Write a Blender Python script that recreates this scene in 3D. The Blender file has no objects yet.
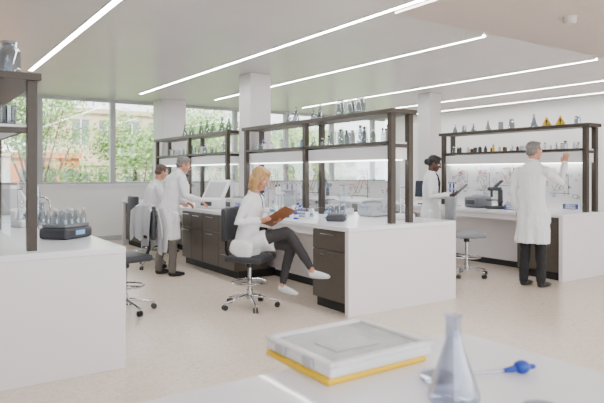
import bpy, bmesh, math, random
from mathutils import Vector, Matrix, noise
from mathutils.bvhtree import BVHTree
ZOOM=None
R=random.Random(7)
V=lambda *a: Vector(a)
C=bpy.context.scene.collection
# ---------------------------------------------------------------- materials
MATS={}
def mat(name,col=(.8,.8,.8),rough=.5,metal=0,emit=0,ecol=None,noise_s=0,noise_amt=0,bump=0,bscale=20,coat=0,spec=.5,trans=0):
    if name in MATS: return MATS[name]
    m=bpy.data.materials.new(name); m.use_nodes=True
    nt=m.node_tree; b=nt.nodes['Principled BSDF']
    b.inputs['Base Color'].default_value=(*col,1); b.inputs['Roughness'].default_value=rough
    b.inputs['Metallic'].default_value=metal; b.inputs['Coat Weight'].default_value=coat
    b.inputs['Specular IOR Level'].default_value=spec
    b.inputs['Transmission Weight'].default_value=trans
    if emit:
        b.inputs['Emission Color'].default_value=(*(ecol or col),1); b.inputs['Emission Strength'].default_value=emit
    tc=nt.nodes.new('ShaderNodeTexCoord')
    if noise_amt:
        n=nt.nodes.new('ShaderNodeTexNoise'); n.inputs['Scale'].default_value=noise_s; n.inputs['Detail'].default_value=4
        nt.links.new(tc.outputs['Object'],n.inputs['Vector'])
        r=nt.nodes.new('ShaderNodeValToRGB')
        r.color_ramp.elements[0].position=.3; r.color_ramp.elements[1].position=.7
        r.color_ramp.elements[0].color=(*[c*(1-noise_amt) for c in col],1)
        r.color_ramp.elements[1].color=(*[min(1,c*(1+noise_amt)) for c in col],1)
        nt.links.new(n.outputs['Fac'],r.inputs['Fac']); nt.links.new(r.outputs['Color'],b.inputs['Base Color'])
    if bump:
        n2=nt.nodes.new('ShaderNodeTexNoise'); n2.inputs['Scale'].default_value=bscale; n2.inputs['Detail'].default_value=3
        nt.links.new(tc.outputs['Object'],n2.inputs['Vector'])
        bp=nt.nodes.new('ShaderNodeBump'); bp.inputs['Strength'].default_value=bump; bp.inputs['Distance'].default_value=.02
        nt.links.new(n2.outputs['Fac'],bp.inputs['Height']); nt.links.new(bp.outputs['Normal'],b.inputs['Normal'])
    MATS[name]=m; return m
def glassmat(name,tint=(.9,.95,.94),refl=.12,rough=.03):
    if name in MATS: return MATS[name]
    m=bpy.data.materials.new(name); m.use_nodes=True; nt=m.node_tree
    for n in list(nt.nodes): nt.nodes.remove(n)
    o=nt.nodes.new('ShaderNodeOutputMaterial'); t=nt.nodes.new('ShaderNodeBsdfTransparent'); t.inputs[0].default_value=(*tint,1)
    g=nt.nodes.new('ShaderNodeBsdfGlossy'); g.inputs['Color'].default_value=(.85,.88,.92,1); g.inputs['Roughness'].default_value=rough
    lw=nt.nodes.new('ShaderNodeLayerWeight'); lw.inputs['Blend'].default_value=.35
    ma=nt.nodes.new('ShaderNodeMath'); ma.operation='MULTIPLY_ADD'; ma.inputs[1].default_value=.5; ma.inputs[2].default_value=refl
    nt.links.new(lw.outputs['Facing'],ma.inputs[0])
    mx=nt.nodes.new('ShaderNodeMixShader'); nt.links.new(ma.outputs[0],mx.inputs[0])
    nt.links.new(t.outputs[0],mx.inputs[1]); nt.links.new(g.outputs[0],mx.inputs[2]); nt.links.new(mx.outputs[0],o.inputs[0])
    MATS[name]=m; return m

WALL=mat('wall_paint',(.80,.79,.79),.6,bump=.03,bscale=60)
CEIL=mat('ceiling_satin',(.62,.59,.585),.26,noise_s=1.5,noise_amt=.02)
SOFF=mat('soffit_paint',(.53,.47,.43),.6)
WHITE=mat('bench_white',(.81,.785,.805),.35,bump=.02,bscale=80)
TOP=mat('bench_top',(.86,.86,.90),.22,coat=.2)
TAUPE=mat('cabinet_taupe',(.080,.066,.053),.45,noise_s=30,noise_amt=.06)
BROWN=mat('rack_bronze',(.045,.033,.023),.42,metal=.1,noise_s=20,noise_amt=.08)
KICK=mat('kick_black',(.008,.008,.008),.6)
CHROME=mat('chrome',(.55,.55,.57),.18,metal=1)
BLACK=mat('black_plastic',(.010,.010,.012),.45)
DGREY=mat('dark_grey',(.038,.041,.048),.5)
GREY=mat('mid_grey',(.16,.17,.19),.45)
LGREY=mat('light_grey',(.46,.47,.49),.45)
PWHITE=mat('plastic_white',(.82,.82,.83),.35)
BLUE=mat('lab_blue',(.005,.045,.36),.35)
LBLUE=mat('pale_blue',(.2,.42,.75),.4)
GREEN=mat('lab_green',(.03,.26,.09),.4)
RED=mat('marker_red',(.6,.02,.02),.4)
YEL=mat('yellow',(.88,.56,.0),.45)
AMBER=mat('amber_glass',(.12,.04,.01),.15)
LED=mat('led_strip',(1,1,1),.5,emit=64,ecol=(1,.99,.985))
GL=glassmat('clear_glass',(.88,.91,.93),.10)
GLF=glassmat('flask_glass',(.78,.80,.87),.10)
GLG=glassmat('green_glass',(.62,.72,.64),.12)
GLT=glassmat('thick_glass',(.68,.72,.75),.13)
WING=glassmat('window_glass',(.97,.985,.98),.03)
PANEL=glassmat('panel_glass',(.93,.95,.96),.04)
BOARD=mat('whiteboard',(.80,.82,.84),.25)
LIQ=mat('liquid_blue',(.06,.18,.55),.2)
FRAME=mat('window_frame_paint',(.42,.42,.43),.4)

def floormat():
    m=bpy.data.materials.new('terrazzo'); m.use_nodes=True; nt=m.node_tree; b=nt.nodes['Principled BSDF']
    tc=nt.nodes.new('ShaderNodeTexCoord'); vo=nt.nodes.new('ShaderNodeTexVoronoi'); vo.inputs['Scale'].default_value=55
    nt.links.new(tc.outputs['Object'],vo.inputs['Vector'])
    r=nt.nodes.new('ShaderNodeValToRGB'); r.color_ramp.elements[0].position=.0; r.color_ramp.elements[1].position=1
    r.color_ramp.elements[0].color=(.67,.55,.44,1); r.color_ramp.elements[1].color=(.79,.69,.585,1)
    e=r.color_ramp.elements.new(.3); e.color=(.745,.645,.535,1)
    sx=nt.nodes.new('ShaderNodeSeparateColor'); nt.links.new(vo.outputs['Color'],sx.inputs[0]); nt.links.new(sx.outputs[0],r.inputs['Fac'])
    nt.links.new(r.outputs['Color'],b.inputs['Base Color']); b.inputs['Roughness'].default_value=.22
    return m
FLOOR=floormat()

# ---------------------------------------------------------------- mesh builder
class MB:
    def __init__(s): s.v=[];s.f=[];s.m=[];s.sm=[];s.mats=[]
    def mi(s,m):
        if m not in s.mats: s.mats.append(m)
        return s.mats.index(m)
    def add(s,vs,fs,m,smooth=False,M=None):
        o=len(s.v); s.v+=[(M@Vector(v)) if M else Vector(v) for v in vs]
        i=s.mi(m)
        for f in fs: s.f.append([o+k for k in f]); s.m.append(i); s.sm.append(smooth)
    def box(s,x0,x1,y0,y1,z0,z1,m,M=None):
        vs=[(x,y,z) for x in(x0,x1) for y in(y0,y1) for z in(z0,z1)]
        s.add(vs,[(0,1,3,2),(4,6,7,5),(0,4,5,1),(2,3,7,6),(0,2,6,4),(1,5,7,3)],m,False,M)
    def rbox(s,c,size,r,m,M=None,bend=0,seg=3):
        bm=bmesh.new(); bmesh.ops.create_cube(bm,size=1)
        for v in bm.verts: v.co=V(v.co.x*size[0],v.co.y*size[1],v.co.z*size[2])
        if bend:
            bmesh.ops.subdivide_edges(bm,edges=[e for e in bm.edges if abs(e.verts[0].co.y-e.verts[1].co.y)>.01],cuts=7)
        ed=[e for e in bm.edges if len(e.link_faces)==2 and e.calc_face_angle(0)>.5]
        bmesh.ops.bevel(bm,geom=ed,offset=r,segments=seg,affect='EDGES',profile=.5)
        bm.verts.index_update()
        vs=[]
        for v in bm.verts:
            q=v.co.copy()
            if bend: q.x+=bend*(q.y/(size[1]/2))**2
            vs.append(q+Vector(c))
        s.add(vs,[[v.index for v in f.verts] for f in bm.faces],m,True,M); bm.free()
    def lathe(s,prof,c,m,n=20,M=None,smooth=True):
        vs=[];fs=[]
        for r,z in prof:
            for i in range(n):
                a=2*math.pi*i/n; vs.append((c[0]+r*math.cos(a),c[1]+r*math.sin(a),c[2]+z))
        for j in range(len(prof)-1):
            for i in range(n):
                k=(i+1)%n; fs.append((j*n+i,j*n+k,(j+1)*n+k,(j+1)*n+i))
        s.add(vs,fs,m,smooth,M)
    def cyl(s,c,r,h,m,n=20,M=None,r2=None):
        r2=r if r2 is None else r2
        s.lathe([(0,0),(r,0),(r2,h),(0,h)],c,m,n,M,True)
    def loft(s,pts,rad,m,hint=None,n=12,M=None,caps=True):
        vs,fs=loft(pts,rad,hint,n,caps); s.add(vs,fs,m,True,M)
    def obj(s,name,bevel=0,parent=None,loc=None,rot=0,auto=True):
        me=bpy.data.meshes.new(name); me.from_pydata([tuple(v) for v in s.v],[],s.f)
        for m in s.mats: me.materials.append(m)
        me.polygons.foreach_set('material_index',s.m); me.polygons.foreach_set('use_smooth',s.sm); me.update()
        bm=bmesh.new(); bm.from_mesh(me); bmesh.ops.recalc_face_normals(bm,faces=bm.faces)
        for e in bm.edges:
            if len(e.link_faces)==2 and e.calc_face_angle(0)>.7: e.smooth=False
        bm.to_mesh(me); bm.free()
        o=bpy.data.objects.new(name,me); C.objects.link(o)
        if loc: o.location=loc
        o.rotation_euler=(0,0,rot)
        if bevel:
            b=o.modifiers.new('bevel','BEVEL'); b.width=bevel; b.segments=2; b.limit_method='ANGLE'; b.angle_limit=.8
        if parent: o.parent=parent
        return o
def loft(pts,rad,hint=None,n=12,caps=True,flat0=False,flat1=False):
    pts=[Vector(p) for p in pts]; rad=[(r,r) if not isinstance(r,(tuple,list)) else r for r in rad]
    hint=Vector(hint) if hint else V(0,1,.001)
    T=[]
    for i in range(len(pts)):
        a=pts[max(0,i-1)]; b=pts[min(len(pts)-1,i+1)]; t=(b-a)
        T.append(t.normalized() if t.length>1e-9 else V(0,0,1))
    P=[];Q=[];TT=[]
    if caps and not flat0:
        r=min(rad[0])
        for k,sc in((1,.12),(.86,.5),(.5,.86)): P.append(pts[0]-T[0]*r*k);Q.append((rad[0][0]*sc,rad[0][1]*sc));TT.append(T[0])
    P+=pts;Q+=rad;TT+=T
    if caps and not flat1:
        r=min(rad[-1])
        for k,sc in((.5,.86),(.86,.5),(1,.12)): P.append(pts[-1]+T[-1]*r*k);Q.append((rad[-1][0]*sc,rad[-1][1]*sc));TT.append(T[-1])
    vs=[];fs=[]
    for p,q,t in zip(P,Q,TT):
        u=hint-t*hint.dot(t)
        if u.length<.05: u=V(1,0,0)-t*t.x
        u.normalize(); w=t.cross(u)
        for i in range(n):
            a=2*math.pi*i/n; vs.append(p+u*q[0]*math.cos(a)+w*q[1]*math.sin(a))
    for j in range(len(P)-1):
        for i in range(n):
            k=(i+1)%n; fs.append((j*n+i,j*n+k,(j+1)*n+k,(j+1)*n+i))
    fs.append(tuple(range(n))[::-1]); fs.append(tuple((len(P)-1)*n+i for i in range(n)))
    return vs,fs
def ellip(c,r,M=None,n=14,m=9):
    vs=[];fs=[]
    for j in range(m+1):
        th=math.pi*(.02+.96*j/m)
        for i in range(n):
            a=2*math.pi*i/n
            vs.append(Vector(c)+V(r[0]*math.sin(th)*math.cos(a),r[1]*math.sin(th)*math.sin(a),r[2]*math.cos(th)))
    for j in range(m):
        for i in range(n):
            k=(i+1)%n; fs.append((j*n+i,j*n+k,(j+1)*n+k,(j+1)*n+i))
    fs.append(tuple(range(n))); fs.append(tuple(m*n+i for i in range(n)))
    if M: vs=[M@v for v in vs]
    return vs,fs

# ---------------------------------------------------------------- room
def simple_box(name,b,m,bevel=0):
    k=MB(); k.box(*b,m); return k.obj(name,bevel)
XL,XR,YB,YW,H=-3.0,11.8,-3.0,12.7,3.04
simple_box('floor',(XL-.2,XR+.2,YB,YW+.25,-.15,0),FLOOR)
simple_box('ceiling',(XL-.2,XR+.2,YB,YW+.25,H,H+.2),CEIL)
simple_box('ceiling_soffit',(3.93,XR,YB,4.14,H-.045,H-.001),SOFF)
simple_box('wall_left',(XL-.2,XL,YB,YW,0,H),WALL)
simple_box('wall_right',(XR,XR+.2,YB,YW,0,H),WALL)
simple_box('wall_far',(XL,XR,YW,YW+.25,0,1.2),WALL)
simple_box('trim_window_sill',(XL,XR,YW-.06,YW-.001,1.18,1.22),WHITE)
simple_box('baseboard_far',(XL,XR,YW-.02,YW-.001,0,.1),LGREY)
simple_box('baseboard_right',(XR-.02,XR-.001,0,YW-.03,0,.1),LGREY)
mx=[-2.98,-.74,.76,2.26,3.74,5.24,6.74,8.24,9.74,11.24,11.76]
for i in range(len(mx)-1):
    k=MB(); a,b=mx[i],mx[i+1]; w=.055
    k.box(a-w,a+w,YW+.03,YW+.15,1.2,H,FRAME)
    k.box(a+w,b-w,YW+.03,YW+.15,1.2,1.26,FRAME); k.box(a+w,b-w,YW+.03,YW+.15,H-.06,H,FRAME)
    k.box(a+w,b-w,YW+.085,YW+.095,1.26,H-.06,WING)
    k.obj('window_%d'%(i+1),.004)
for (x0,y0,s) in((4.51,8.03,.38),(8.56,8.03,.33),(4.55,11.95,.55)):
    k=MB(); k.box(x0,x0+s,y0,y0+s,0,H,mat('column_paint',(.66,.635,.625),.5,bump=.02,bscale=50)); k.obj('structural_column',.01)
def strip(x,y0,y1,w=.026):
    k=MB(); k.box(x-w,x+w,y0,y1,H-.012,H-.001,LED); k.box(x-w-.012,x-w,y0,y1,H-.014,H-.001,WHITE); k.box(x+w,x+w+.012,y0,y1,H-.014,H-.001,WHITE)
    k.obj('linear_ceiling_light')
strip(1.6,3.0,9.75,.032); strip(3.885,1,11.4,.026); strip(5.53,4.35,11.4,.022); strip(7.95,4.35,11.6,.02); strip(9.86,4.35,11.6,.02); strip(11.3,4.35,12,.02)
k=MB(); k.lathe([(0,-.0),(.05,-.0),(.065,.02),(.065,.055),(.07,.06),(.07,.07),(0,.07)],(0,0,0),mat('detector',(.55,.51,.48),.5)); 
k.obj('smoke_detector',loc=(5.43,3.24,H-.045-.07))

# ---------------------------------------------------------------- benches
BZ=.9
def drawers(k,x,y0,y1,sx,rows):
    z0,z1=.11,BZ-.05
    k.box(min(x,x+.5*-sx),max(x,x+.5*-sx),y0,y1,z0,z1,TAUPE)
    hs=(z1-z0)/sum(rows); z=z1
    for r in rows:
        zb=z-r*hs
        a,b=sorted((x,x+sx*.018)); k.box(a,b,y0+.006,y1-.006,zb+.006,z-.006,TAUPE)
        a,b=sorted((x+sx*.02,x+sx*.045)); k.box(a,b,(y0+y1)/2-.12,(y0+y1)/2+.12,z-.05,z-.04,CHROME)
        z=zb
def bench(name,x0,x1,y0,y1,left,right=(),ends=(1,1)):
    k=MB()
    k.box(x0,x1,y0,y1,BZ-.045,BZ,TOP)
    if ends[0]: k.box(x0,x1,y0+.002,y0+.06,0,BZ-.046,WHITE)
    if ends[1]: k.box(x0,x1,y1-.06,y1-.002,0,BZ-.046,WHITE)
    xc=(x0+x1)/2
    k.box(xc-.12,xc+.12,y0+.06,y1-.06,0.0,BZ-.05,WHITE)
    k.box(x0+.05,x1-.05,y0+.06,y1-.06,BZ-.13,BZ-.046,WHITE)
    for (a,b,rows) in left:
        drawers(k,x0+.045,a,b,-1,rows); k.box(x0+.09,xc-.12,a,b,0,.11,KICK)
    for (a,b,rows) in right:
        drawers(k,x1-.045,a,b,1,rows); k.box(xc+.12,x1-.09,a,b,0,.11,KICK)
    k.box(xc-.135,xc-.12,y0+.06,y1-.06,0,.09,KICK)
    return k.obj(name,.004)
bench('island_lab_bench',3.66,5.25,4.52,8.02,[(4.6,5.18,(1,2.4)),(7.0,7.5,(1,1,1)),(7.5,8.018,(1,2))],[(4.6,5.6,(1,2)),(7,7.9,(1,2))],(1,0))
bench('island_lab_bench',3.66,5.25,8.42,11.85,[(8.422,8.8,(1,2)),(10.6,11.7,(1,2))],[(9,10.2,(1,2))],(0,1))
k=MB(); k.box(3.66,4.50,8.022,8.418,BZ-.045,BZ,TOP); k.box(4.90,5.25,8.022,8.418,BZ-.045,BZ,TOP); k.box(3.705,4.2,8.022,8.418,.11,BZ-.05,TAUPE); k.box(3.75,4.2,8.022,8.418,0,.11,KICK)
k.box(3.687,3.704,8.03,8.41,.12,.6,TAUPE);k.box(3.687,3.704,8.03,8.41,.61,.845,TAUPE); k.box(3.66,3.685,8.1,8.34,.79,.80,CHROME); k.obj('bench_infill_cabinet')
bench('island_lab_bench',7.18,8.54,4.38,11.2,[(4.46,5.1,(1,2.4)),(7.6,8.8,(1,2))])
bench('island_lab_bench',-.24,1.357,4.30,8.4,[(4.4,5.4,(1,2))],[(5.2,6.2,(1,2)),(7.2,8.2,(1,2))])
bench('side_lab_bench',0.0,1.59,-1.0,1.37,[(-.9,.0,(1,2))],[])

def rack(x0,x1,y0,y1,posts,panel=None,fascia=True):
    k=MB(); w=.033
    for y in posts:
        for x in(x0+w,x1-w):
            k.box(x-w,x+w,y-w,y+w,BZ,2.12,BROWN)
        k.box(x0+2*w,x1-2*w,y-w*.7,y+w*.7,1.73,1.77,BROWN)
    k.box(x0-.02,x1+.02,y0-.03,y1+.03,2.1,2.15,BROWN)
    k.box(x0+.01,x1-.01,y0+.04,y1-.04,1.772,1.792,PWHITE)
    k.box(x0,x0+.02,y0+.04,y1-.04,1.765,1.80,BROWN)
    k.box(x1-.02,x1,y0+.04,y1-.04,1.765,1.80,BROWN)
    xc=(x0+x1)/2
    if fascia:
        k.box(xc-.11,xc+.11,y0+.04,y1-.04,1.6,1.75,PWHITE)
        k.box(xc-.09,xc+.09,y0+.1,y1-.1,1.59,1.6,mat('task_led',(1,1,1),.5,emit=9,ecol=(1,.98,.97)))
    if panel:
        k.box(xc-.004,xc+.004,y0+.04,y1-.04,1.0,1.6,panel)
    return k.obj('bench_shelving_rack',.003)
rack(4.34,4.67,4.62,7.95,(4.66,6.3,7.9),PANEL); rack(4.34,4.67,8.5,11.8,(8.55,10.1,11.75),PANEL)
rack(7.84,8.14,4.42,7.1,(4.46,7.05),BOARD); rack(.44,.775,4.44,8.2,(4.48,6.3,8.15),PANEL,fascia=False)

def notes(x,y0,y1,z0,z1,seed,n=70,charts=0,s=1):
    r=random.Random(seed); k=MB(); cols=[RED,RED,GREEN,DGREY,DGREY,BLUE]
    for i in range(n):
        y=r.uniform(y0,y1); z=r.uniform(z0,z1); c=r.choice(cols); L=r.uniform(.02,.07)*s
        kind=r.random()
        if kind<.55:
            for j in range(r.randint(1,4)):
                k.box(x-.002,x,y,y+L*r.uniform(.6,1.2),z-j*.02,z-j*.02+.005*s,c)
        elif kind<.85: k.box(x-.002,x,y,y+.005*s,z,z+L,c)
        else:
            q=[V(x-.001,y+L*.5*math.cos(t*.7),z+L*.4*math.sin(t*.7)) for t in range(10)]
            k.loft(q,[.0025*s]*10,c,n=5)
    for i in range(charts):
        y=y0+(y1-y0)*(i+.4)/charts; z=(z0+z1)/2+r.uniform(-.05,.05)
        k.box(x-.003,x-.001,y,y+.006,z-.15,z+.16,DGREY); k.box(x-.003,x-.001,y-.02,y+.3,z-.13,z-.124,DGREY)
        for c,ph in((RED,0),(GREEN,1.3)):
            q=[V(x-.003,y+.02+t*.022,z-.1+.1*(1+math.sin(t*.45+ph+i))) for t in range(12)]; k.loft(q,[.003]*12,c,n=5)
        for j in range(4): k.box(x-.003,x-.001,y+.05,y+.05+r.uniform(.05,.16),z+.1+j*.022,z+.106+j*.022,r.choice([RED,DGREY]))
    k.obj('marker_notes')
notes(4.4995,4.8,7.8,1.15,1.55,1,60,3); notes(7.985,4.6,6.9,1.1,1.55,2,90,5,1.2); notes(4.4995,8.6,11,1.15,1.55,3,30,2)

# ---------------------------------------------------------------- glassware etc.
def flask(x,y,z,h=.2,r=.06,m=None,liq=None,name='erlenmeyer_flask'):
    k=MB(); m=m or GL
    k.lathe([(0,.002),(r*.95,.0),(r,.008),(r*.97,.022),(r*.32,h*.7),(r*.29,h*.94),(r*.36,h*.985),(r*.36,h),(r*.27,h),(r*.26,h*.7),(r*.9,.024),(r*.9,.008),(0,.006)],(0,0,0),m,24)
    if liq: k.lathe([(0,.009),(r*.86,.010),(r*.86,.024),(r*.68,h*.26),(0,h*.26)],(0,0,0),liq,20)
    return k.obj(name,loc=(x,y,z))
def bottle(x,y,z,h=.18,r=.04,m=None,cap=None,name='reagent_bottle'):
    k=MB(); m=m or GLT
    k.lathe([(0,0),(r*.95,0),(r,.006),(r,h*.62),(r*.85,h*.7),(r*.42,h*.78),(r*.4,h*.86),(0,h*.86)],(0,0,0),m,20)
    k.lathe([(0,h*.86),(r*.5,h*.86),(r*.5,h),(0,h)],(0,0,0),cap or BLUE,16)
    k.lathe([(r*1.01,h*.2),(r*1.01,h*.5)],(0,0,0),PWHITE,20)
    return k.obj(name,loc=(x,y,z))
def beaker(x,y,z,h=.12,r=.04,m=None,name='beaker'):
    k=MB(); m=m or GL
    k.lathe([(0,0),(r*.95,0),(r,.006),(r,h*.97),(r*1.08,h),(r*.94,h*.97),(r*.93,.008),(0,.006)],(0,0,0),m,22)
    return k.obj(name,loc=(x,y,z))
def jar(x,y,z,h=.22,r=.07,m=None):
    k=MB(); m=m or GLT
    k.lathe([(0,0),(r,0),(r,.01),(r,h*.7),(r*.7,h*.82),(r*.62,h*.9),(r*.72,h*.92),(r*.72,h*.95),(r*.55,h*.95),(r*.55,h*.82),(r*.92,h*.68),(r*.92,.015),(0,.012)],(0,0,0),m,24)
    k.lathe([(0,h*.95),(r*.8,h*.95),(r*.8,h),(0,h)],(0,0,0),m,24)
    return k.obj('glass_jar',loc=(x,y,z))
def cylg(x,y,z,h=.28,r=.022):
    k=MB()
    k.lathe([(0,0),(r*1.9,0),(r*1.9,.008),(r,.016),(r,h),(r*1.15,h+.004),(r*.9,h),(r*.9,.02),(0,.018)],(0,0,0),GL,18)
    for i in range(8): k.lathe([(r*1.01,.05+i*h*.1),(r*1.01,.053+i*h*.1)],(0,0,0),BLUE,18)
    return k.obj('graduated_cylinder',loc=(x,y,z))
def bottle_row(name,x0,x1,y0,y1,z,n,seed,pal,hr=(.08,.15),caps=None):
    r=random.Random(seed); k=MB(); ys=[y0+(y1-y0)*(i+.5)/n for i in range(n)]
    for y in ys:
        x=r.uniform(x0,x1); h=r.uniform(*hr); q=r.uniform(.02,.035); m=r.choice(pal); t=r.random()
        if t<.55:
            k.lathe([(0,0),(q,0),(q,h*.65),(q*.5,h*.78),(q*.45,h*.86),(0,h*.86)],(x,y,z),m,14)
            k.lathe([(0,h*.86),(q*.6,h*.86),(q*.6,h),(0,h)],(x,y,z),r.choice(caps or [PWHITE,DGREY,LGREY,BLUE]),12)
        elif t<.8: k.lathe([(0,0),(q,0),(q*1.1,h*.8),(0,h*.8)],(x,y,z),m,14)
        else: k.lathe([(0,0),(q*1.5,0),(q*.5,h*.7),(q*.5,h),(q*.6,h)],(x,y,z),GLT,14)
    return k.obj(name)
def microscope(x,y,z,rot,s=1,m=None):
    m=m or PWHITE; k=MB()
    k.rbox((0,0,.025),(.28,.2,.05),.02,m); k.rbox((-.1,0,.18),(.07,.09,.3),.025,m)
    k.rbox((0,0,.34),(.24,.08,.06),.025,m); k.rbox((.04,0,.15),(.16,.15,.018),.006,DGREY)
    k.cyl((.05,0,.2),.022,.11,DGREY); k.cyl((.05,0,.175),.012,.03,CHROME)
    k.loft([(-.0,.0,.36),(-.06,0,.42)],[.03,.03],m); 
    for d in(-.03,.03): k.loft([(-.04,d,.40),(-.12,d,.47)],[.017,.02],DGREY)
    for d in(-.06,.06): k.loft([(-.1,d-.01,.12),(-.1,d+.01,.12)],[.025,.025],DGREY)
    for v in k.v: v*=s
    return k.obj('microscope',loc=(x,y,z),rot=rot)
def vial_station(x,y,z,rot,s=1):
    k=MB()
    k.rbox((0,0,.05),(.30,.36,.1),.03,DGREY); k.rbox((0,0,.115),(.26,.32,.03),.012,GREY)
    k.rbox((.152,0,.055),(.008,.12,.04),.003,LBLUE)
    for i in range(3):
        for j in range(4):
            a=-.09+i*.09; b=-.12+j*.08
            k.lathe([(0,.13),(.026,.13),(.026,.2),(.012,.225),(.012,.25),(0,.25)],(a,b,0),GLT,14)
            if (i+j)%2: k.lathe([(0,.25),(.015,.25),(.015,.265),(0,.265)],(a,b,0),PWHITE,12)
    for v in k.v: v*=s
    return k.obj('vial_shaker',loc=(x,y,z),rot=rot)
def pipette_stand(x,y,z,rot,m=BLUE):
    k=MB(); k.rbox((0,0,.012),(.14,.26,.024),.01,LGREY); k.box(-.008,.008,-.1,.1,.024,.27,LGREY); k.rbox((0,0,.28),(.09,.26,.025),.01,LGREY)
    for i in range(5):
        a=-.1+i*.05
        k.loft([(.03,a,.36),(.03,a,.22)],[.015,.013],m if i%2 else PWHITE); k.loft([(.03,a,.22),(.03,a,.06)],[.009,.003],PWHITE); k.cyl((.03,a,.37),.008,.03,DGREY,10)
    return k.obj('pipette_stand',loc=(x,y,z),rot=rot)
def tube_rack(x,y,z,rot,m=BLUE):
    k=MB()
    for zz in(0,.035,.07): k.box(-.04,.04,-.1,.1,zz,zz+.006,m)
    for a in(-.1,.096): k.box(-.04,.04,a,a+.004,0,.076,m)
    for i in range(3):
        for j in range(7):
            k.lathe([(0,.008),(.006,.012),(.008,.03),(.008,.11),(0,.11)],(-.025+i*.025,-.08+j*.027,0),GL,8)
            k.cyl((-.025+i*.025,-.08+j*.027,.11),.009,.012,R.choice([RED,PWHITE,LBLUE]),8)
    return k.obj('test_tube_rack',loc=(x,y,z),rot=rot)
def centrifuge(x,y,z,rot,m=LGREY):
    k=MB(); k.rbox((0,0,.09),(.34,.3,.18),.04,m); k.lathe([(0,.2),(.1,.2),(.13,.185),(.135,.17),(.135,.16)],(-.03,0,0),GREY,28)
    k.rbox((.165,0,.09),(.02,.2,.07),.006,DGREY); k.cyl((.02,.0,.2),.02,.012,CHROME)
    return k.obj('centrifuge',loc=(x,y,z),rot=rot)
def stirrer(x,y,z,rot):
    k=MB(); k.rbox((0,0,.035),(.22,.17,.07),.015,PWHITE); k.cyl((-.03,0,.07),.065,.008,LGREY,24); k.cyl((.112,.04,.03),.012,.01,DGREY)
    k.cyl((-.1,.0,.07),.007,.38,CHROME,10); k.loft([(-.1,0,.38),(-.0,0,.38)],[.007,.006],CHROME)
    k.lathe([(0,.078),(.05,.08),(.052,.1),(.018,.2),(.018,.26),(.022,.265)],(-.03,0,0),GL,20)
    return k.obj('magnetic_stirrer',loc=(x,y,z),rot=rot)
def analyzer(x,y,z,rot,s=1):
    k=MB(); k.rbox((0,0,.07),(.34,.42,.14),.025,PWHITE); k.rbox((.168,0,.07),(.012,.2,.06),.004,DGREY)
    Mt=Matrix.Translation((-.06,0,.25))@Matrix.Rotation(-.62,4,'Y')
    k.rbox((0,0,0),(.035,.38,.36),.012,PWHITE,M=Mt); k.rbox((.02,0,0),(.006,.3,.26),.003,LGREY,M=Mt)
    for v in k.v: v*=s
    return k.obj('benchtop_analyzer',loc=(x,y,z),rot=rot)
def monitor(x,y,z,rot):
    k=MB(); k.rbox((0,0,.01),(.2,.26,.02),.006,DGREY); k.loft([(-.03,0,.02),(-.04,0,.2)],[.018,.015],DGREY)
    Mt=Matrix.Translation((0,0,.27))@Matrix.Rotation(-.1,4,'Y')
    k.rbox((0,0,0),(.025,.46,.29),.008,BLACK,M=Mt); k.box(.013,.0145,-.215,.215,-.13,.13,mat('screen_dark',(.03,.04,.06),.15),M=Mt)
    return k.obj('computer_monitor',loc=(x,y,z),rot=rot)
def tap(x,y,z,rot):
    k=MB(); k.lathe([(0,0),(.032,0),(.03,.02),(.018,.03),(.016,.1),(.013,.11),(0,.11)],(0,0,0),CHROME,16)
    pts=[(0,0,.1),(0,0,.24)]+[(.07-.07*math.cos(t*math.pi/8),0,.24+.07*math.sin(t*math.pi/8)) for t in range(1,9)]+[(.14,0,.19)]
    k.loft(pts,[.010]*len(pts),CHROME,hint=(0,1,0),n=10)
    k.loft([(0,.015,.07),(0,.07,.085)],[.007,.005],CHROME,hint=(0,0,1),n=8)
    return k.obj('gooseneck_tap',loc=(x,y,z),rot=rot)
TOPZ=2.15; MID=1.792
for (y,h,r,f) in((5.33,.2,.065,jar),(5.5,.19,.06,jar),(5.72,.21,.06,jar),(6.15,.2,.055,flask),(6.3,.16,.045,flask),(6.72,.22,.06,flask),(6.9,.17,.05,flask)):
    f(4.5,y,TOPZ,h,r,GLT)
for (y,h) in((8.75,.22),(9.0,.26),(9.35,.2),(9.6,.26),(9.85,.24),(10.3,.2),(10.6,.24)): flask(4.5,y,TOPZ,h,.07,GLG)
bottle_row('reagent_bottles',4.42,4.6,4.85,5.9,MID,15,5,[GLT,GLT,GREY,GLG,LGREY],(.15,.23))
bottle_row('reagent_bottles',4.42,4.6,6.0,7.8,MID,18,6,[GLT,GL,GLG,PWHITE,PWHITE,LBLUE],(.08,.16))
bottle_row('reagent_bottles',4.42,4.6,8.7,11.6,MID,26,8,[GLT,GLG,LBLUE,PWHITE,PWHITE,GLT],(.1,.2))
for (y,h,r,f) in((6.9,.15,.05,flask),(6.7,.12,.04,beaker),(6.5,.14,.045,flask),(6.2,.17,.055,flask),(5.95,.13,.04,beaker),(5.75,.16,.05,jar),(5.35,.2,.06,flask),(4.65,.12,.045,jar)): f(7.99,y,TOPZ,h,r,GLT)
bottle_row('reagent_bottles',7.93,8.06,5.4,6.95,MID,19,9,[AMBER,DGREY,GLT,GLT,YEL,PWHITE,PWHITE],(.08,.13))
bottle_row('reagent_bottles',7.93,8.06,4.6,5.3,MID,8,10,[GLT,GLT,PWHITE],(.08,.13))
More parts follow.
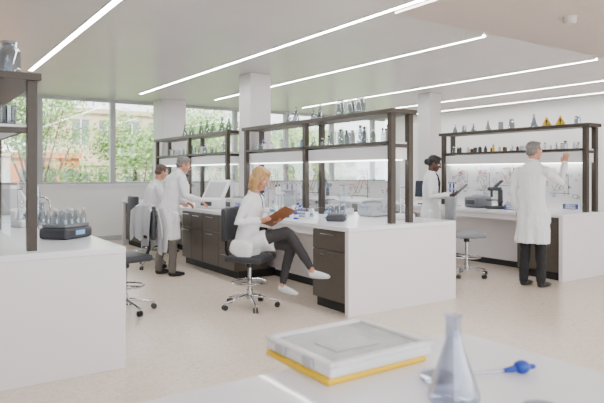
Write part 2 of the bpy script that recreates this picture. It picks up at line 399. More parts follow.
def hazard(y):
    k=MB(); x=7.9
    k.add([(x,y-.085,0),(x,y+.085,0),(x,y,.15),(x+.006,y-.085,0),(x+.006,y+.085,0),(x+.006,y,.15)],[(0,1,2),(3,5,4),(0,3,4,1),(1,4,5,2),(2,5,3,0)],YEL)
    k.box(x-.002,x,y-.012,y+.012,.045,.095,BLACK); k.box(x-.002,x,y-.012,y+.012,.018,.035,BLACK)
    k.box(x+.006,x+.05,y-.03,y+.03,0,.005,GREY)
    k.obj('hazard_sign',loc=(0,0,TOPZ))
hazard(5.08); hazard(4.86)
jar(.62,4.62,TOPZ,.24,.075); jar(.6,4.85,TOPZ,.2,.06); flask(.6,5.3,TOPZ,.22,.07)
for y in(4.66,4.82,4.98,5.2): beaker(.62,y,MID,R.uniform(.13,.18),.05,GLT)
bottle(.6,5.5,MID,.2,.05); bottle(.6,5.7,MID,.2,.05,AMBER)
vial_station(1.13,5.2,BZ,-.9,.95); cylg(1.2,6.9,BZ,.4,.035); tap(1.05,6.1,BZ,-.6); stirrer(1.0,6.5,BZ,-1.2); flask(1.2,6.62,BZ,.24,.07,GLT)
analyzer(1.05,7.25,BZ,-.9,1.0); beaker(1.15,5.75,BZ,.14,.045); bottle(.95,5.75,BZ,.2,.05)
vial_station(4.1,5.28,BZ,-.8,.72)
pipette_stand(3.95,6.3,BZ,2.6); pipette_stand(4.15,6.55,BZ,2.6,LBLUE); analyzer(4.0,8.3,BZ,3.6,1.1); microscope(4.0,9.6,BZ,2.2,1.1)
tube_rack(3.95,7.3,BZ,.3); tube_rack(4.0,5.85,BZ,.2,PWHITE); stirrer(4.1,7.0,BZ,2.5); centrifuge(4.1,7.65,BZ,3.0)
for (x,y,h,r) in((3.9,6.02,.1,.03),(4.2,5.6,.12,.035),(4.15,6.1,.14,.04),(3.85,7.05,.1,.03),(3.85,5.75,.11,.03),(4.25,6.3,.16,.04),(3.95,8.75,.14,.04),(4.2,8.9,.2,.05)): bottle(x,y,BZ,h,r,R.choice([BLUE,GLT,LBLUE]),BLUE)
for (x,y) in((4.2,5.95),(4.2,6.85),(4.2,7.25),(3.95,10.2)): flask(x,y,BZ,.17,.05,liq=LIQ)
for (x,y,f) in((4.9,5.0,.0),(4.95,6.2,0),(4.9,7.2,0)): stirrer(x,y,BZ,.3)
centrifuge(4.95,5.6,BZ,0); microscope(5.0,6.7,BZ,.4,1.1,GREY); pipette_stand(4.95,7.6,BZ,.3)
centrifuge(7.55,6.05,BZ,3.0,GREY); tube_rack(7.5,5.4,BZ,.2); pipette_stand(7.6,6.6,BZ,2.9); microscope(7.5,5.7,BZ,2.6,.9,DGREY); monitor(7.6,7.2,BZ,3.4); stirrer(7.55,8.2,BZ,3)
bottle(7.5,4.95,BZ,.13,.035,BLUE,BLUE); flask(7.6,5.15,BZ,.17,.05,liq=LIQ); bottle(8.35,4.6,BZ,.16,.04,GLT,BLUE); beaker(8.4,4.8,BZ,.1,.05)
tube_rack(8.4,5.0,BZ,.1)
# foreground
flask(1.10,.955,BZ,.205,.064,GLF)
def petri(x,y,z=BZ):
    k=MB(); k.lathe([(0,0),(.045,0),(.045,.012),(.042,.012),(.042,.002),(0,.002)],(0,0,0),GLF,28); k.lathe([(.047,.004),(.047,.016),(0,.016)],(0,0,0),GLF,28)
    k.obj('petri_dish',loc=(x,y,z))
petri(1.17,1.07); petri(1.2,.78); petri(1.03,.72)
k=MB()
k.loft([(-.20,0,.006),(-.03,0,.010)],[.003,.005],GLF,n=8); k.loft([(-.03,0,.011),(-.005,0,.014)],[.007,.010],BLUE)
v,f=ellip((.018,0,.0185),(.024,.0185,.0185)); k.add(v,f,BLUE,True); k.loft([(.04,0,.018),(.052,0,.018)],[.008,.007],BLUE,n=10)
k.obj('pipette_with_blue_bulb',loc=(1.38,.98,BZ),rot=-.45)
def tray(x,y,z,rot):
    k=MB(); L,W=.38,.33
    k.rbox((-.012,-.0,.009),(L*.95,W*.96,.018),.006,YEL)
    k.rbox((0,0,.032),(L*.985,W*.985,.028),.008,PWHITE)
    for sx in(-1,1): k.rbox((sx*(L/2-.012),0,.052),(.024,W,.014),.005,PWHITE)
    for sy in(-1,1): k.rbox((0,sy*(W/2-.012),.052),(L-.02,.024,.014),.005,PWHITE)
    k.box(-L/2+.024,L/2-.024,-W/2+.024,W/2-.024,.046,.051,mat('lid_film',(.36,.385,.375),.18,noise_s=12,noise_amt=.16))
    k.rbox((-.02,-.02,.052),(.16,.11,.003),.001,mat('lid_label',(.5,.53,.52),.3))
    for sy in(-.07,.07): k.rbox((L/2+.004,sy,.042),(.012,.045,.026),.004,LGREY); k.rbox((-L/2-.004,sy,.042),(.012,.045,.026),.004,LGREY)
    k.obj('sample_tray_with_lid',loc=(x,y,z),rot=rot)
tray(1.09,1.35,BZ,.0)

# ---------------------------------------------------------------- chairs
SEATM=mat('seat_vinyl',(.028,.030,.036),.5,bump=.05,bscale=60)
CLOTH2=mat('draped_coat_cloth',(.50,.51,.53),.9,bump=.3,bscale=12)
def chair(x,y,rot,sz=.56,back=True,seat=None,ring=True,bh=.36,drape=False):
    seat=seat or SEATM; k=MB()
    for i in range(5):
        a=2*math.pi*i/5+.3; c,s=math.cos(a),math.sin(a)
        k.loft([(.03*c,.03*s,.13),(.17*c,.17*s,.105),(.3*c,.3*s,.08)],[(.02,.018),(.017,.013),(.013,.011)],CHROME,hint=(-s,c,0),n=10)
        k.cyl((.3*c,.3*s,.055),.008,.03,CHROME,8)
        for q in(-.016,.016):
            cx,cy=.3*c-s*q,.3*s+c*q
            k.loft([(cx-s*.007,cy+c*.007,.03),(cx+s*.007,cy-c*.007,.03)],[.029,.029],BLACK,hint=(0,0,1),n=14,caps=False)
    k.cyl((0,0,.09),.034,.1,CHROME); k.cyl((0,0,.19),.022,sz-.26,CHROME); k.cyl((0,0,sz-.14),.04,.06,BLACK)
    if ring:
        n=24; zr=.27
        q=[V(.19*math.cos(2*math.pi*i/n),.19*math.sin(2*math.pi*i/n),zr) for i in range(n+1)]
        k.loft(q,[.011]*(n+1),CHROME,hint=(0,0,1),n=8,caps=False)
        for i in range(3):
            a=2*math.pi*i/3; k.loft([(0.02*math.cos(a),.02*math.sin(a),zr),(.19*math.cos(a),.19*math.sin(a),zr)],[.008,.008],CHROME,n=8)
    k.box(-.12,.12,-.1,.1,sz-.085,sz-.06,BLACK)
    k.rbox((.01,0,sz-.035),(.43,.45,.07),.03,seat)
    if back:
        k.loft([(-.1,0,sz-.075),(-.24,0,sz-.06),(-.285,0,sz+.03),(-.275,0,sz+.25)],[(.03,.01)]*4,BLACK,hint=(0,1,0),n=10)
        k.rbox((-.27,0,sz+.14+bh/2),(.05,.40,bh),.022,seat,bend=.05)
    if drape:
        zt=sz+.14+bh+.02; n=24; vs=[];fs=[]
        prof=[(-.215,zt-.36),(-.21,zt-.2),(-.225,zt-.02),(-.26,zt+.01),(-.31,zt-.01),(-.33,zt-.15),(-.345,zt-.33),(-.35,zt-.48)]
        for j,(px,pz) in enumerate(prof):
            for i in range(n+1):
                t=i/n*2-1; wv=.02*math.sin(t*9+j*.3)*min(1,abs(j-3)/2)
                vs.append((px+.05*t*t+wv,t*(.20+.01*math.sin(j*1.3)),pz-.06*abs(t)**3+.03*math.sin(t*6)*(j in(0,7))))
        for j in range(len(prof)-1):
            for i in range(n): a=j*(n+1)+i; fs.append((a,a+1,a+n+2,a+n+1))
        k.add(vs,fs,CLOTH2,True)
        k.loft([(-.33,.17,zt-.06),(-.355,.21,zt-.25),(-.35,.2,zt-.5)],[(.05,.02),(.045,.02),(.04,.018)],CLOTH2,hint=(0,1,0))
    return k.obj('lab_chair',loc=(x,y,0),rot=rot)

# ---------------------------------------------------------------- people
COAT=mat('lab_coat_cloth',(.78,.78,.81),.85,bump=.35,bscale=14)
SHIRT=mat('shirt_stripe',(.12,.14,.19),.8); JEAN=mat('charcoal_jeans',(.034,.032,.035),.85,bump=.2,bscale=30)
BPANT=mat('black_trousers',(.010,.010,.012),.8,bump=.2,bscale=20); GPANT=mat('grey_trousers',(.14,.125,.115),.85,bump=.2,bscale=20)
SKIN=mat('skin_light',(.55,.26,.165),.5,noise_s=30,noise_amt=.05); SKIND=mat('skin_dark',(.085,.034,.019),.45,noise_s=30,noise_amt=.05)
LIP=mat('lips',(.42,.11,.10),.4); LIPD=mat('lips_dark',(.16,.05,.045),.4); EYEW=mat('eye_white',(.8,.8,.78),.3); IRIS=mat('iris',(.03,.03,.035),.2)
def hairmat(name,col):
    m=mat(name,col,.5); nt=m.node_tree; b=nt.nodes['Principled BSDF']
    tc=nt.nodes.new('ShaderNodeTexCoord'); mp=nt.nodes.new('ShaderNodeMapping'); mp.inputs['Scale'].default_value=(150,150,12)
    n=nt.nodes.new('ShaderNodeTexNoise'); n.inputs['Scale'].default_value=1; r=nt.nodes.new('ShaderNodeValToRGB')
    r.color_ramp.elements[0].position=.3; r.color_ramp.elements[0].color=(*[c*.6 for c in col],1)
    r.color_ramp.elements[1].position=.7; r.color_ramp.elements[1].color=(*[min(1,c*1.35) for c in col],1)
    nt.links.new(tc.outputs['Object'],mp.inputs[0]); nt.links.new(mp.outputs[0],n.inputs['Vector']); nt.links.new(n.outputs['Fac'],r.inputs[0]); nt.links.new(r.outputs[0],b.inputs['Base Color'])
    bp=nt.nodes.new('ShaderNodeBump'); bp.inputs['Strength'].default_value=.4; bp.inputs['Distance'].default_value=.004
    nt.links.new(n.outputs['Fac'],bp.inputs['Height']); nt.links.new(bp.outputs[0],b.inputs['Normal']); return m
BLOND=hairmat('hair_blond',(.48,.29,.11)); GHAIR=hairmat('hair_grey',(.17,.155,.145)); BHAIR=hairmat('hair_black',(.008,.006,.006)); BRHAIR=hairmat('hair_brown',(.08,.052,.036))
SHOEW=mat('shoe_white',(.66,.70,.70),.5); SHOEB=mat('shoe_black',(.010,.010,.010),.3)
def remesh(parts,vox,smooth,fold=None):
    vs=[];fs=[];lab=[]
    for l,(v,f) in parts:
        o=len(vs); vs+=[tuple(q) for q in v]; fs+=[[o+i for i in x] for x in f]; lab+=[l]*len(f)
    me=bpy.data.meshes.new('t'); me.from_pydata(vs,[],fs)
    bm=bmesh.new(); bm.from_mesh(me); bmesh.ops.recalc_face_normals(bm,faces=bm.faces); bm.to_mesh(me); bm.free()
    ob=bpy.data.objects.new('t',me); C.objects.link(ob)
    md=ob.modifiers.new('r','REMESH'); md.mode='VOXEL'; md.voxel_size=vox
    if smooth: s=ob.modifiers.new('s','SMOOTH'); s.iterations=smooth; s.factor=.5
    bpy.context.view_layer.update()
    ev=ob.evaluated_get(bpy.context.evaluated_depsgraph_get()); m2=bpy.data.meshes.new_from_object(ev)
    bvh=BVHTree.FromPolygons([Vector(v) for v in vs],fs)
    V2=[v.co.copy() for v in m2.vertices]; N2=[v.normal.copy() for v in m2.vertices]; F2=[list(p.vertices) for p in m2.polygons]
    L2=[]
    for p in m2.polygons:
        r=bvh.find_nearest(p.center); L2.append(lab[r[2]] if r[2] is not None else lab[0])
    if fold:
        vl={}
        for f,l in zip(F2,L2):
            for i in f: vl[i]=l
        V2=[fold(v,n,vl.get(i)) for i,(v,n) in enumerate(zip(V2,N2))]
    bpy.data.objects.remove(ob); bpy.data.meshes.remove(me); bpy.data.meshes.remove(m2)
    return V2,F2,L2
def hand(w,d,n,side,curl,s=1.0,spread=.12):
    w=Vector(w); d=Vector(d).normalized(); n=Vector(n); n=(n-d*n.dot(d)).normalized(); sd=d.cross(n)*side
    P=[('skin',loft([w-d*.03*s,w+d*.02*s,w+d*.06*s,w+d*.088*s],[(.024*s,.019*s),(.03*s,.017*s),(.04*s,.015*s),(.038*s,.012*s)],sd,12))]
    for i,L in enumerate((.072,.08,.075,.058)):
        off=(.031-.0205*i)*s; b=w+d*.086*s+sd*off; p=b; pts=[p-d*.01*s]; 
        dd=(d+sd*(spread*(1.5-i)/1.5)).normalized()
        for j,fr in enumerate((.45,.31,.24)):
            a=curl*(j+.6)*(1+.08*i); e=dd*math.cos(a)+n*math.sin(a); p=p+e*L*fr*s; pts.append(p)
        P.append(('skin',loft(pts,[.0095*s,.0088*s,.008*s,.0068*s],sd,8)))
    b=w+d*.025*s+sd*.026*s; e=(d*.65+sd*.7+n*.25).normalized(); e2=(d*.85+sd*.25+n*.5*min(1,curl*1.5+.2)).normalized()
    P.append(('skin',loft([b,b+e*.038*s,b+e*.038*s+e2*.028*s,b+e*.038*s+e2*.05*s],[.014*s,.0115*s,.0098*s,.008*s],n,8)))
    return P
def head(pos,yaw,pitch,roll,s,hair,female=False,glasses=False,length=0):
    M=Matrix.Translation(pos)@Matrix.Rotation(yaw,4,'Z')@Matrix.Rotation(pitch,4,'Y')@Matrix.Rotation(roll,4,'X')@Matrix.Scale(s,4)
    T=lambda vf:([M@Vector(q) for q in vf[0]],vf[1])
    P=[]; E=lambda l,c,r:P.append((l,T(ellip(c,r))))
    E('skin',(-.012,0,.035),(.094,.074,.082)); E('skin',(.022,0,-.02),(.068,.060,.078)); E('skin',(.038,0,-.075),(.042,.042,.032)); E('skin',(.062,0,-.092),(.022,.024,.018))
    E('skin',(.078,0,.028),(.02,.045,.014))
    P.append(('skin',T(loft([(.084,0,.018),(.098,0,-.01),(.104,0,-.026)],[.008,.010,.013],(0,1,0),8))))
    for q in(-1,1):
        E('skin',(.088,q*.012,-.030),(.011,.009,.008)); E('skin',(-.004,q*.076,-.006),(.02,.010,.032)); E('eye',(.074,q*.030,.004),(.013,.014,.009)); E('iris',(.083,q*.030,.004),(.006,.007,.007))
        P.append(('brow',T(loft([(.088,q*.016,.026),(.088,q*.032,.031),(.078,q*.046,.026)],[.0035]*3,(0,0,1),6))))
        E('skin',(.055,q*.038,-.028),(.028,.022,.022))
    E('lip',(.083,0,-.056),(.012,.024,.006)); E('lip',(.081,0,-.064),(.012,.02,.006))
    if not female:
        E('hair',(-.026,0,.05),(.096,.081,.082)); E('hair',(-.055,0,-.01),(.058,.074,.06)); E('hair',(.02,0,.098),(.065,.06,.028))
        for q in(-1,1): E('hair',(.012,q*.070,.03),(.02,.012,.035))
    else:
        E('hair',(-.022,0,.052),(.1,.086,.086)); E('hair',(.03,0,.098),(.058,.066,.033))
        if length:
            E('hair',(-.055,0,-.03),(.066,.084,.085)); E('hair',(-.06,0,-.10*length),(.045,.074,.06))
            for q in(-1,1):
                P.append(('hair',T(loft([(.045,q*.05,.095),(.03,q*.078,.045),(.012,q*.086,-.02),(.006,q*.082,-.08),(.01,q*.068,-.13*length)],[(.03,.02),(.034,.018),(.036,.018),(.032,.018),(.02,.014)],(1,0,0),10))))
        else:
            E('hair',(-.06,0,-.0),(.05,.072,.06)); E('hair',(-.115,0,.0),(.05,.05,.05))
    if glasses:
        for q in(-1,1):
            c=[(.096,q*.03+.019*math.cos(t*math.pi/6),.003+.014*math.sin(t*math.pi/6)) for t in range(13)]
            P.append(('iris',T(loft(c,[.003]*13,(1,0,0),6)))); P.append(('iris',T(loft([(.094,q*.05,.008),(0,q*.083,.008)],[.003]*2,(0,0,1),6))))
    return P,M
def person(name,origin,ang,body,headspec,neck,hands,matmap,vox=.011,foldamp=.006,pleat=False):
    cs=headspec['pos']; hp,Mh=head(cs,headspec.get('yaw',0),headspec.get('pitch',0),headspec.get('roll',0),headspec.get('s',1),None,headspec.get('female',False),headspec.get('glasses',False),headspec.get('length',0))
    hp.append(('skin',loft([Mh@V(-.025,0,-.03),(Mh@V(-.03,0,-.08)+Vector(neck))/2,Vector(neck),Vector(neck)-V(0,0,.07)],[(.05,.055),(.048,.05),(.052,.052),(.06,.06)],(0,1,0),14)))
    def fold(v,n,l):
        if l in('coat',):
            a=noise.noise(V(v.x*9,v.y*9,v.z*3.2))*foldamp*1.6+noise.noise(V(v.x*26,v.y*26,v.z*14+5))*foldamp*.7
            if pleat and v.z<1.0: a+=noise.noise(V(v.x*17,v.y*17,v.z*1.2+9))*.05*min(1,(1.0-v.z)/.4)*max(0,1-abs(n.z))
            return v+n*a
        if l in('pants',):
            return v+n*noise.noise(V(v.x*22,v.y*22,v.z*16))*foldamp*.9
        return v
    bits=[remesh(body,vox,3,fold),remesh(hp,.0052,2)]
    for h in hands: bits.append(remesh(h,.0042,1))
    keys=list(matmap.keys()); vs=[];fs=[];mi=[]
    for v,f,l in bits:
        o=len(vs); vs+=v; fs+=[[o+i for i in x] for x in f]; mi+=[keys.index(q) for q in l]
    me=bpy.data.meshes.new(name); me.from_pydata([tuple(v) for v in vs],[],fs)
    for q in keys: me.materials.append(matmap[q])
    me.polygons.foreach_set('material_index',mi); me.polygons.foreach_set('use_smooth',[True]*len(fs)); me.update()
    o=bpy.data.objects.new(name,me); C.objects.link(o); o.location=origin; o.rotation_euler=(0,0,ang); return o
def shoe(h,t,w=.045,s=1):
    h=Vector(h);t=Vector(t); 
    return ('shoe',loft([h,h.lerp(t,.35),h.lerp(t,.7),t],[(w*.8,.042),(w*.85,.043),(w*1.0,.034),(w*.75,.024)],(0,1,0),12))
def arm(sh,el,wr,k=1.0,r=(.066,.056,.05,.045,.040)):
    sh,el,wr=Vector(sh),Vector(el),Vector(wr)
    return ('coat',loft([sh,sh.lerp(el,.5),el,el.lerp(wr,.5),wr],[q*k for q in r],(0,0,1) if abs((wr-sh).normalized().z)<.7 else (0,1,0),14))
def collar(c):
    c=Vector(c); n=13; pts=[c+V(.062*math.cos(t),.066*math.sin(t),.0-.022*math.cos(t)) for t in [.55+(2*math.pi-1.1)*i/(n-1) for i in range(n)]]
    return [('coat',loft(pts,[(.018,.011)]*n,(0,0,1),8))]+[('coat',loft([c+V(.055,q*.035,-.02),c+V(.085,q*.045,-.08),c+V(.10,q*.022,-.19)],[(.016,.011),(.028,.012),(.012,.011)],(0,1,0),8)) for q in(-1,1)]
MM=lambda skin,hair,pants,shoe,lip=LIP,brow=None,shirt=SHIRT:dict(coat=COAT,shirt=shirt,pants=pants,shoe=shoe,skin=skin,hair=hair,eye=EYEW,iris=IRIS,lip=lip,brow=brow or hair)

ch=(3.08,5.50)
fA=math.atan2(-.80,.60)
chair(ch[0],ch[1],fA,.57)
body=[('coat',loft([(-.03,0,.63),(-.02,0,.72),(-.01,0,.86),(.02,0,1.0),(.04,0,1.11),(.045,0,1.185),(.05,0,1.225),(.05,0,1.24)],[(.19,.145),(.18,.135),(.145,.11),(.165,.115),(.175,.11),(.14,.085),(.085,.065),(.05,.05)],(0,1,0),20,True,False,True)),
 arm((.045,.155,1.16),(.03,.225,.93),(.235,.13,.93),.86), arm((.045,-.155,1.16),(-.04,-.235,.93),(.17,-.14,.95),.86),
 ('coat',loft([(-.02,.09,.67),(.16,.09,.69),(.27,.085,.695)],[(.10,.09),(.10,.092),(.098,.09)],(0,1,0),16,True,False,True)),
 ('coat',loft([(-.02,-.09,.69),(.12,-.07,.735),(.22,-.05,.765)],[(.10,.09),(.10,.09),(.096,.09)],(0,1,0),16,True,False,True)),
 ('coat',loft([(-.12,-.185,.68),(-.02,-.195,.64),(.1,-.185,.62)],[(.07,.02),(.10,.018),(.07,.016)],(0,0,1),12)),
 ('shirt',loft([(.13,0,1.07),(.115,0,1.15),(.095,0,1.21)],[(.018,.03),(.032,.03),(.042,.03)],(0,1,0),10)),
 ('pants',loft([(0,.09,.66),(.22,.09,.685),(.45,.08,.68),(.455,.08,.66),(.40,.075,.48),(.36,.07,.29)],[.082,.074,.062,.06,.052,.040],(0,1,0),14)),
 ('pants',loft([(0,-.08,.70),(.22,-.05,.765),(.44,.0,.825),(.46,.0,.805),(.59,.01,.61),(.68,.015,.47)],[.082,.073,.062,.06,.052,.038],(0,1,0),14)),
 ('skin',loft([(.36,.07,.31),(.355,.07,.24)],[.03,.033],(0,1,0),10)), ('skin',loft([(.67,.015,.49),(.715,.015,.41)],[.03,.032],(0,1,0),10)),
 shoe((.335,.07,.215),(.51,.07,.165),.04), shoe((.695,.015,.395),(.88,.015,.375),.04)]+collar((.055,0,1.235))
hw=[hand((.235,.13,.93),(.85,-.5,.05),(-.1,-.5,.8),1,.45,.92),hand((.17,-.14,.95),(.95,.3,.15),(-.1,.6,.75),-1,.55,.92)]
person('seated_woman_with_clipboard',(ch[0],ch[1],.0),fA,body,dict(pos=(.125,0,1.385),pitch=.42,yaw=-.1,s=.98,female=True,length=1),(.06,0,1.23),hw,MM(SKIN,BLOND,JEAN,SHOEW),foldamp=.005)
def clipboard(loc,rot,m,w=.23,h=.31,paper=True):
    k=MB(); k.rbox((0,0,0),(h,w,.006),.002,m,seg=2); 
    if paper: k.box(-h/2+.03,h/2-.05,-w/2+.03,w/2-.03,.004,.0055,PWHITE)
    k.rbox((h/2-.015,0,.008),(.02,.09,.01),.003,CHROME,seg=2)
    o=k.obj('clipboard'); o.location=loc; o.rotation_euler=rot; return o
TAN=mat('clipboard_tan',(.24,.09,.035),.5)
def lw(o,a,p): c,s=math.cos(a),math.sin(a); return (o[0]+c*p[0]-s*p[1],o[1]+s*p[0]+c*p[1],p[2])
clipboard(lw(ch,fA,(.33,.0,.985)),(-.30,-.55,fA+.0),TAN,.26,.34,False)

def standing(k,hem,arms,feet,lean=0,shirt=True,w=1.0,legr=1.0):
    B=[]
    ln=lambda z:lean*max(0,z-.95)
    prof=[(hem/k,.225*w,.165),(.72,.215*w,.16),(.92,.192*w,.145),(1.10,.165*w,.122),(1.30,.19*w,.125),(1.43,.195*w,.112),(1.50,.14*w,.085),(1.54,.085,.068),(1.555,.05,.05)]
    B.append(('coat',loft([(ln(z)*k,0,z*k) for z,_,_ in prof],[(a*k,b*k) for _,a,b in prof],(0,1,0),22,True,True,True)))
    B+=collar((ln(1.54)*k+.005,0,1.55*k))
    for q in(-1,1): B.append(('coat',loft([(.02*k+.0,q*.20*w*k,.93*k),(.02*k,q*.20*w*k,.80*k)],[(.06,.012)]*2,(1,0,0),8)))
    for (ax,ay),q in zip(feet,(1,-1)):
        B.append(('pants',loft([(0,q*.09*k,.88*k),(ax*.5+.01,q*.09*k*.5+ay*.5,.48*k),(ax-.01,ay,.26*k),(ax-.02,ay,.09*k)],[.088*k*legr,.066*k*legr,.058*k*legr,.057*k*legr],(0,1,0),14)))
        B.append(shoe((ax-.04,ay,.043),(ax+.15,ay*1.06,.028),.046))
    for a in arms: B.append(arm(*a,k))
    return B
k=1.03; oM=(6.63,4.46); aM=.02
b=standing(k,.56,[((0,.19,1.47),(-.06,.25,1.20),(.0,.22,.97)),((.01,-.19,1.47),(.25,-.24,1.33),(.40,-.20,1.57))],[(-.02,.10),(.03,-.11)],w=.93)
hs=[hand((.0,.22,.97),(.15,-.05,-1),(.1,-1,0),-1,.3,1.0),hand((.40,-.20,1.57),(.3,.0,1),(.9,.1,-.3),1,.25,1.0)]
person('standing_man_pointing',(oM[0],oM[1],0),aM,b,dict(pos=(.045,0,1.73),pitch=.0,yaw=-.35,s=1.0),(0,0,1.60),hs,MM(SKIN,GHAIR,BPANT,SHOEB,shirt=COAT),foldamp=.010,pleat=True)
k=.955; oL=(3.08,7.86)
b=standing(k,.52,[((.12,.19,1.36),(.14,.27,1.12),(.38,.22,1.02)),((.12,-.19,1.36),(.12,-.29,1.13),(.36,-.26,1.06))],[(-.05,.16),(.02,-.13)],lean=.28)
hs=[hand((.38,.22,1.02),(1,-.1,-.5),(0,-.2,-1),1,.35),hand((.36,-.26,1.06),(1,.1,-.5),(0,.2,-1),-1,.35)]
person('standing_man_at_bench',(oL[0],oL[1],0),.05,b,dict(pos=(.24,0,1.56),pitch=.35,yaw=-.35,glasses=True),(.155,0,1.45),hs,MM(SKIN,GHAIR,GPANT,SHOEB,shirt=COAT),foldamp=.010,pleat=True)
oS=(3.09,8.72)
chair(oS[0],oS[1],0,.60)
body=[('coat',loft([(-.03,0,.66),(-.02,0,.76),(.0,0,.9),(.06,0,1.06),(.10,0,1.18),(.125,0,1.26),(.14,0,1.31),(.14,0,1.325)],[(.2,.15),(.185,.14),(.16,.12),(.18,.12),(.19,.115),(.15,.088),(.08,.068),(.05,.05)],(0,1,0),20,True,False,True)),
 arm((.10,.17,1.22),(.16,.25,1.0),(.42,.18,.98),.95),arm((.10,-.17,1.22),(.16,-.25,1.0),(.42,-.18,.98),.95),
 ('coat',loft([(-.02,.09,.71),(.2,.1,.71),(.40,.1,.71)],[.10,.095,.09],(0,1,0),14)),('coat',loft([(-.02,-.09,.71),(.2,-.1,.71),(.40,-.1,.71)],[.10,.095,.09],(0,1,0),14)),
 ('coat',loft([(-.08,-.17,.74),(-.1,-.2,.6),(-.1,-.2,.45)],[(.12,.03),(.13,.02),(.12,.02)],(1,0,0),14)),
 ('pants',loft([(0,.09,.70),(.25,.1,.70),(.45,.1,.69),(.46,.1,.66),(.38,.1,.45),(.30,.1,.31)],[.085,.078,.062,.06,.055,.05],(0,1,0),14)),
 ('pants',loft([(0,-.09,.70),(.25,-.1,.70),(.45,-.1,.69),(.46,-.1,.66),(.38,-.1,.45),(.30,-.1,.31)],[.085,.078,.062,.06,.055,.05],(0,1,0),14)),
 shoe((.27,.1,.25),(.44,.1,.23)),shoe((.27,-.1,.25),(.44,-.1,.23))]+collar((.145,0,1.32))
hs=[hand((.42,.18,.98),(1,-.2,-.2),(0,0,-1),1,.4),hand((.42,-.18,.98),(1,.2,-.2),(0,0,-1),-1,.4)]
person('seated_colleague',(oS[0],oS[1],0),.0,body,dict(pos=(.22,0,1.46),pitch=.35,female=False,length=0,s=.97),(.15,0,1.31),hs,MM(SKIN,BRHAIR,GPANT,SHOEB,shirt=COAT))
k=.95; oW=(6.50,6.08); aW=math.atan2(-.84,.52)
b=standing(k,.60,[((.02,.165,1.36),(.06,.24,1.10),(.27,.14,1.13)),((.02,-.165,1.36),(.04,-.24,1.10),(.27,-.12,1.12))],[(0,.09),(.02,-.09)],w=.88)
b.append(('shirt',loft([(.108,0,1.12),(.118,0,1.3),(.09,0,1.4),(.06,0,1.44)],[(.022,.025),(.035,.03),(.04,.03),(.04,.025)],(0,1,0),10)))
hs=[hand((.27,.14,1.13),(.9,-.45,.1),(0,-.3,1),1,.5,.92),hand((.27,-.12,1.12),(.9,.35,.1),(0,.3,1),-1,.5,.92)]
person('standing_woman_with_clipboard',(oW[0],oW[1],0),aW,b,dict(pos=(.055,0,1.585),pitch=.3,yaw=.1,s=.97,female=True,length=0),(.01,0,1.45),hs,MM(SKIND,BHAIR,BPANT,SHOEB,lip=LIPD,shirt=BPANT),pleat=True)
clipboard(lw(oW,aW,(.42,.02,1.19)),(.2,-.75,aW),BLACK,paper=False)
chair(6.54,5.44,-.6,.62,seat=mat('seat_grey',(.24,.25,.27),.5))
chair(1.90,6.05,3.35,.60,drape=True)

# ---------------------------------------------------------------- exterior
GRASS=mat('grass',(.12,.22,.06),.9,noise_s=.8,noise_amt=.4); LEAF=mat('leaves',(.22,.36,.10),.7,noise_s=1.5,noise_amt=.35); BARK=mat('bark',(.12,.09,.07),.9,noise_s=8,noise_amt=.3)
simple_box('ground_outside',(-60,120,YW+.3,140,-3.7,-3.5),GRASS)
STONE=mat('stone_facade',(.58,.46,.34),.8,noise_s=1.2,noise_amt=.1); OR=mat('terracotta',(.60,.20,.07),.8,noise_s=2,noise_amt=.15); WD=mat('facade_glass',(.16,.19,.23),.1)
def building(x0,x1,y,h,m,nf,nw,dep=10):
    k=MB(); k.box(x0,x1,y,y+dep,-3.5,h,m); fh=(h+3.5)/nf; ww=(x1-x0)/nw
    for i in range(nf):
        k.box(x0-.1,x1+.1,y-.12,y,-3.5+(i+1)*fh-.25,-3.5+(i+1)*fh,m)
        for j in range(nw):
            k.box(x0+j*ww+ww*.2,x0+j*ww+ww*.8,y-.03,y,-3.5+i*fh+.9,-3.5+i*fh+2.2,WD)
            k.box(x0+j*ww+ww*.48,x0+j*ww+ww*.52,y-.06,y-.03,-3.5+i*fh+.9,-3.5+i*fh+2.2,PWHITE)
    k.obj('outside_building')
building(7.0,12.5,32,4.9,STONE,3,4); building(3.2,6.9,29,2.4,OR,2,4); building(18,40,48,6,mat('pale_facade',(.74,.71,.67),.8),4,12); building(-14,3,44,5,mat('pale_facade'),4,9)
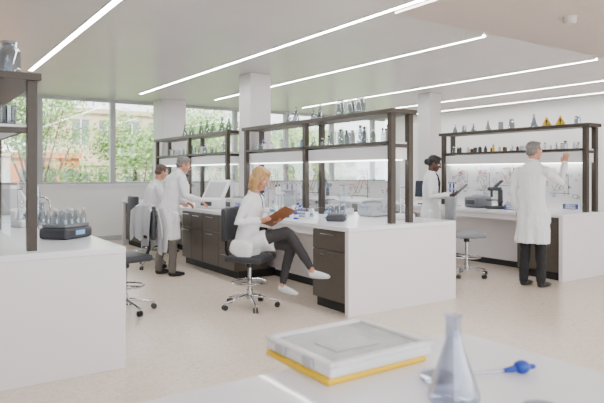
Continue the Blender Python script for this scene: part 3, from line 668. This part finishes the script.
def tree(x,y,z0,crown,rad,n,seed):
    r=random.Random(seed); k=MB()
    k.loft([(x,y,-3.5),(x+.1,y,z0),(x,y,crown)],[.18,.12,.05],BARK,n=8)
    cl=[V(x+r.uniform(-1,1)*rad[0]*.7,y+r.uniform(-1,1)*rad[0]*.6,crown+r.uniform(-1,1)*rad[1]*.7) for _ in range(16)]
    for c in cl[:8]: k.loft([(x,y,z0),tuple(c)],[.05,.015],BARK,n=5)
    for i in range(n):
        c=r.choice(cl); p=c+V(r.gauss(0,1),r.gauss(0,1),r.gauss(0,.8))*rad[0]*.22
        a=V(r.gauss(0,1),r.gauss(0,1),r.gauss(0,1)).normalized(); b_=a.orthogonal().normalized(); s=r.uniform(.05,.11)
        k.add([p-a*s,p+b_*s*.5,p+a*s,p-b_*s*.5],[(0,1,2,3)],LEAF)
    k.obj('tree')
tree(3.6,21,0,3.7,(1.8,1.7),4600,1); tree(7.3,22,-1.5,1.9,(1.6,2.2),6500,2); tree(5.4,24,-1.5,.6,(1.6,1.2),4000,7); tree(10.4,23,-1,2.6,(2.1,2.0),5500,3); tree(12.6,25,-1,2.4,(2.2,2.0),4500,8); tree(15.5,24,-1,2.2,(2.5,2),4500,4); tree(19,27,-1,2.2,(3,2),4500,5); tree(.5,24,-1,2.4,(2.2,2),3000,6)

# ---------------------------------------------------------------- light & camera
w=bpy.data.worlds.new('world'); bpy.context.scene.world=w; w.use_nodes=True; nt=w.node_tree
bg=nt.nodes['Background']; bg.inputs[0].default_value=(.94,.965,1,1); bg.inputs[1].default_value=4.9
s=bpy.data.lights.new('sun','SUN'); s.energy=11; s.angle=.03; s.color=(1,.96,.9); so=bpy.data.objects.new('sun',s); C.objects.link(so)
so.rotation_euler=V(.35,.55,-.75).to_track_quat('-Z','Y').to_euler()
cam=bpy.data.cameras.new('camera'); co=bpy.data.objects.new('camera',cam); C.objects.link(co)
co.location=(0,0,1.45); co.rotation_euler=(math.pi/2,0,-math.radians(34.4)); cam.sensor_width=36; cam.lens=34.57; cam.shift_y=-28.5/604
if ZOOM:
    zx,zy,zf=ZOOM; cam.lens*=zf; cam.shift_x=(zx-302)/604*zf; cam.shift_y=(-28.5-(zy-201.5))/604*zf
cam.clip_start=.05; cam.clip_end=500
cam.dof.use_dof=True; cam.dof.focus_distance=7; cam.dof.aperture_fstop=4*(ZOOM[2] if ZOOM else 1)
bpy.context.scene.camera=co
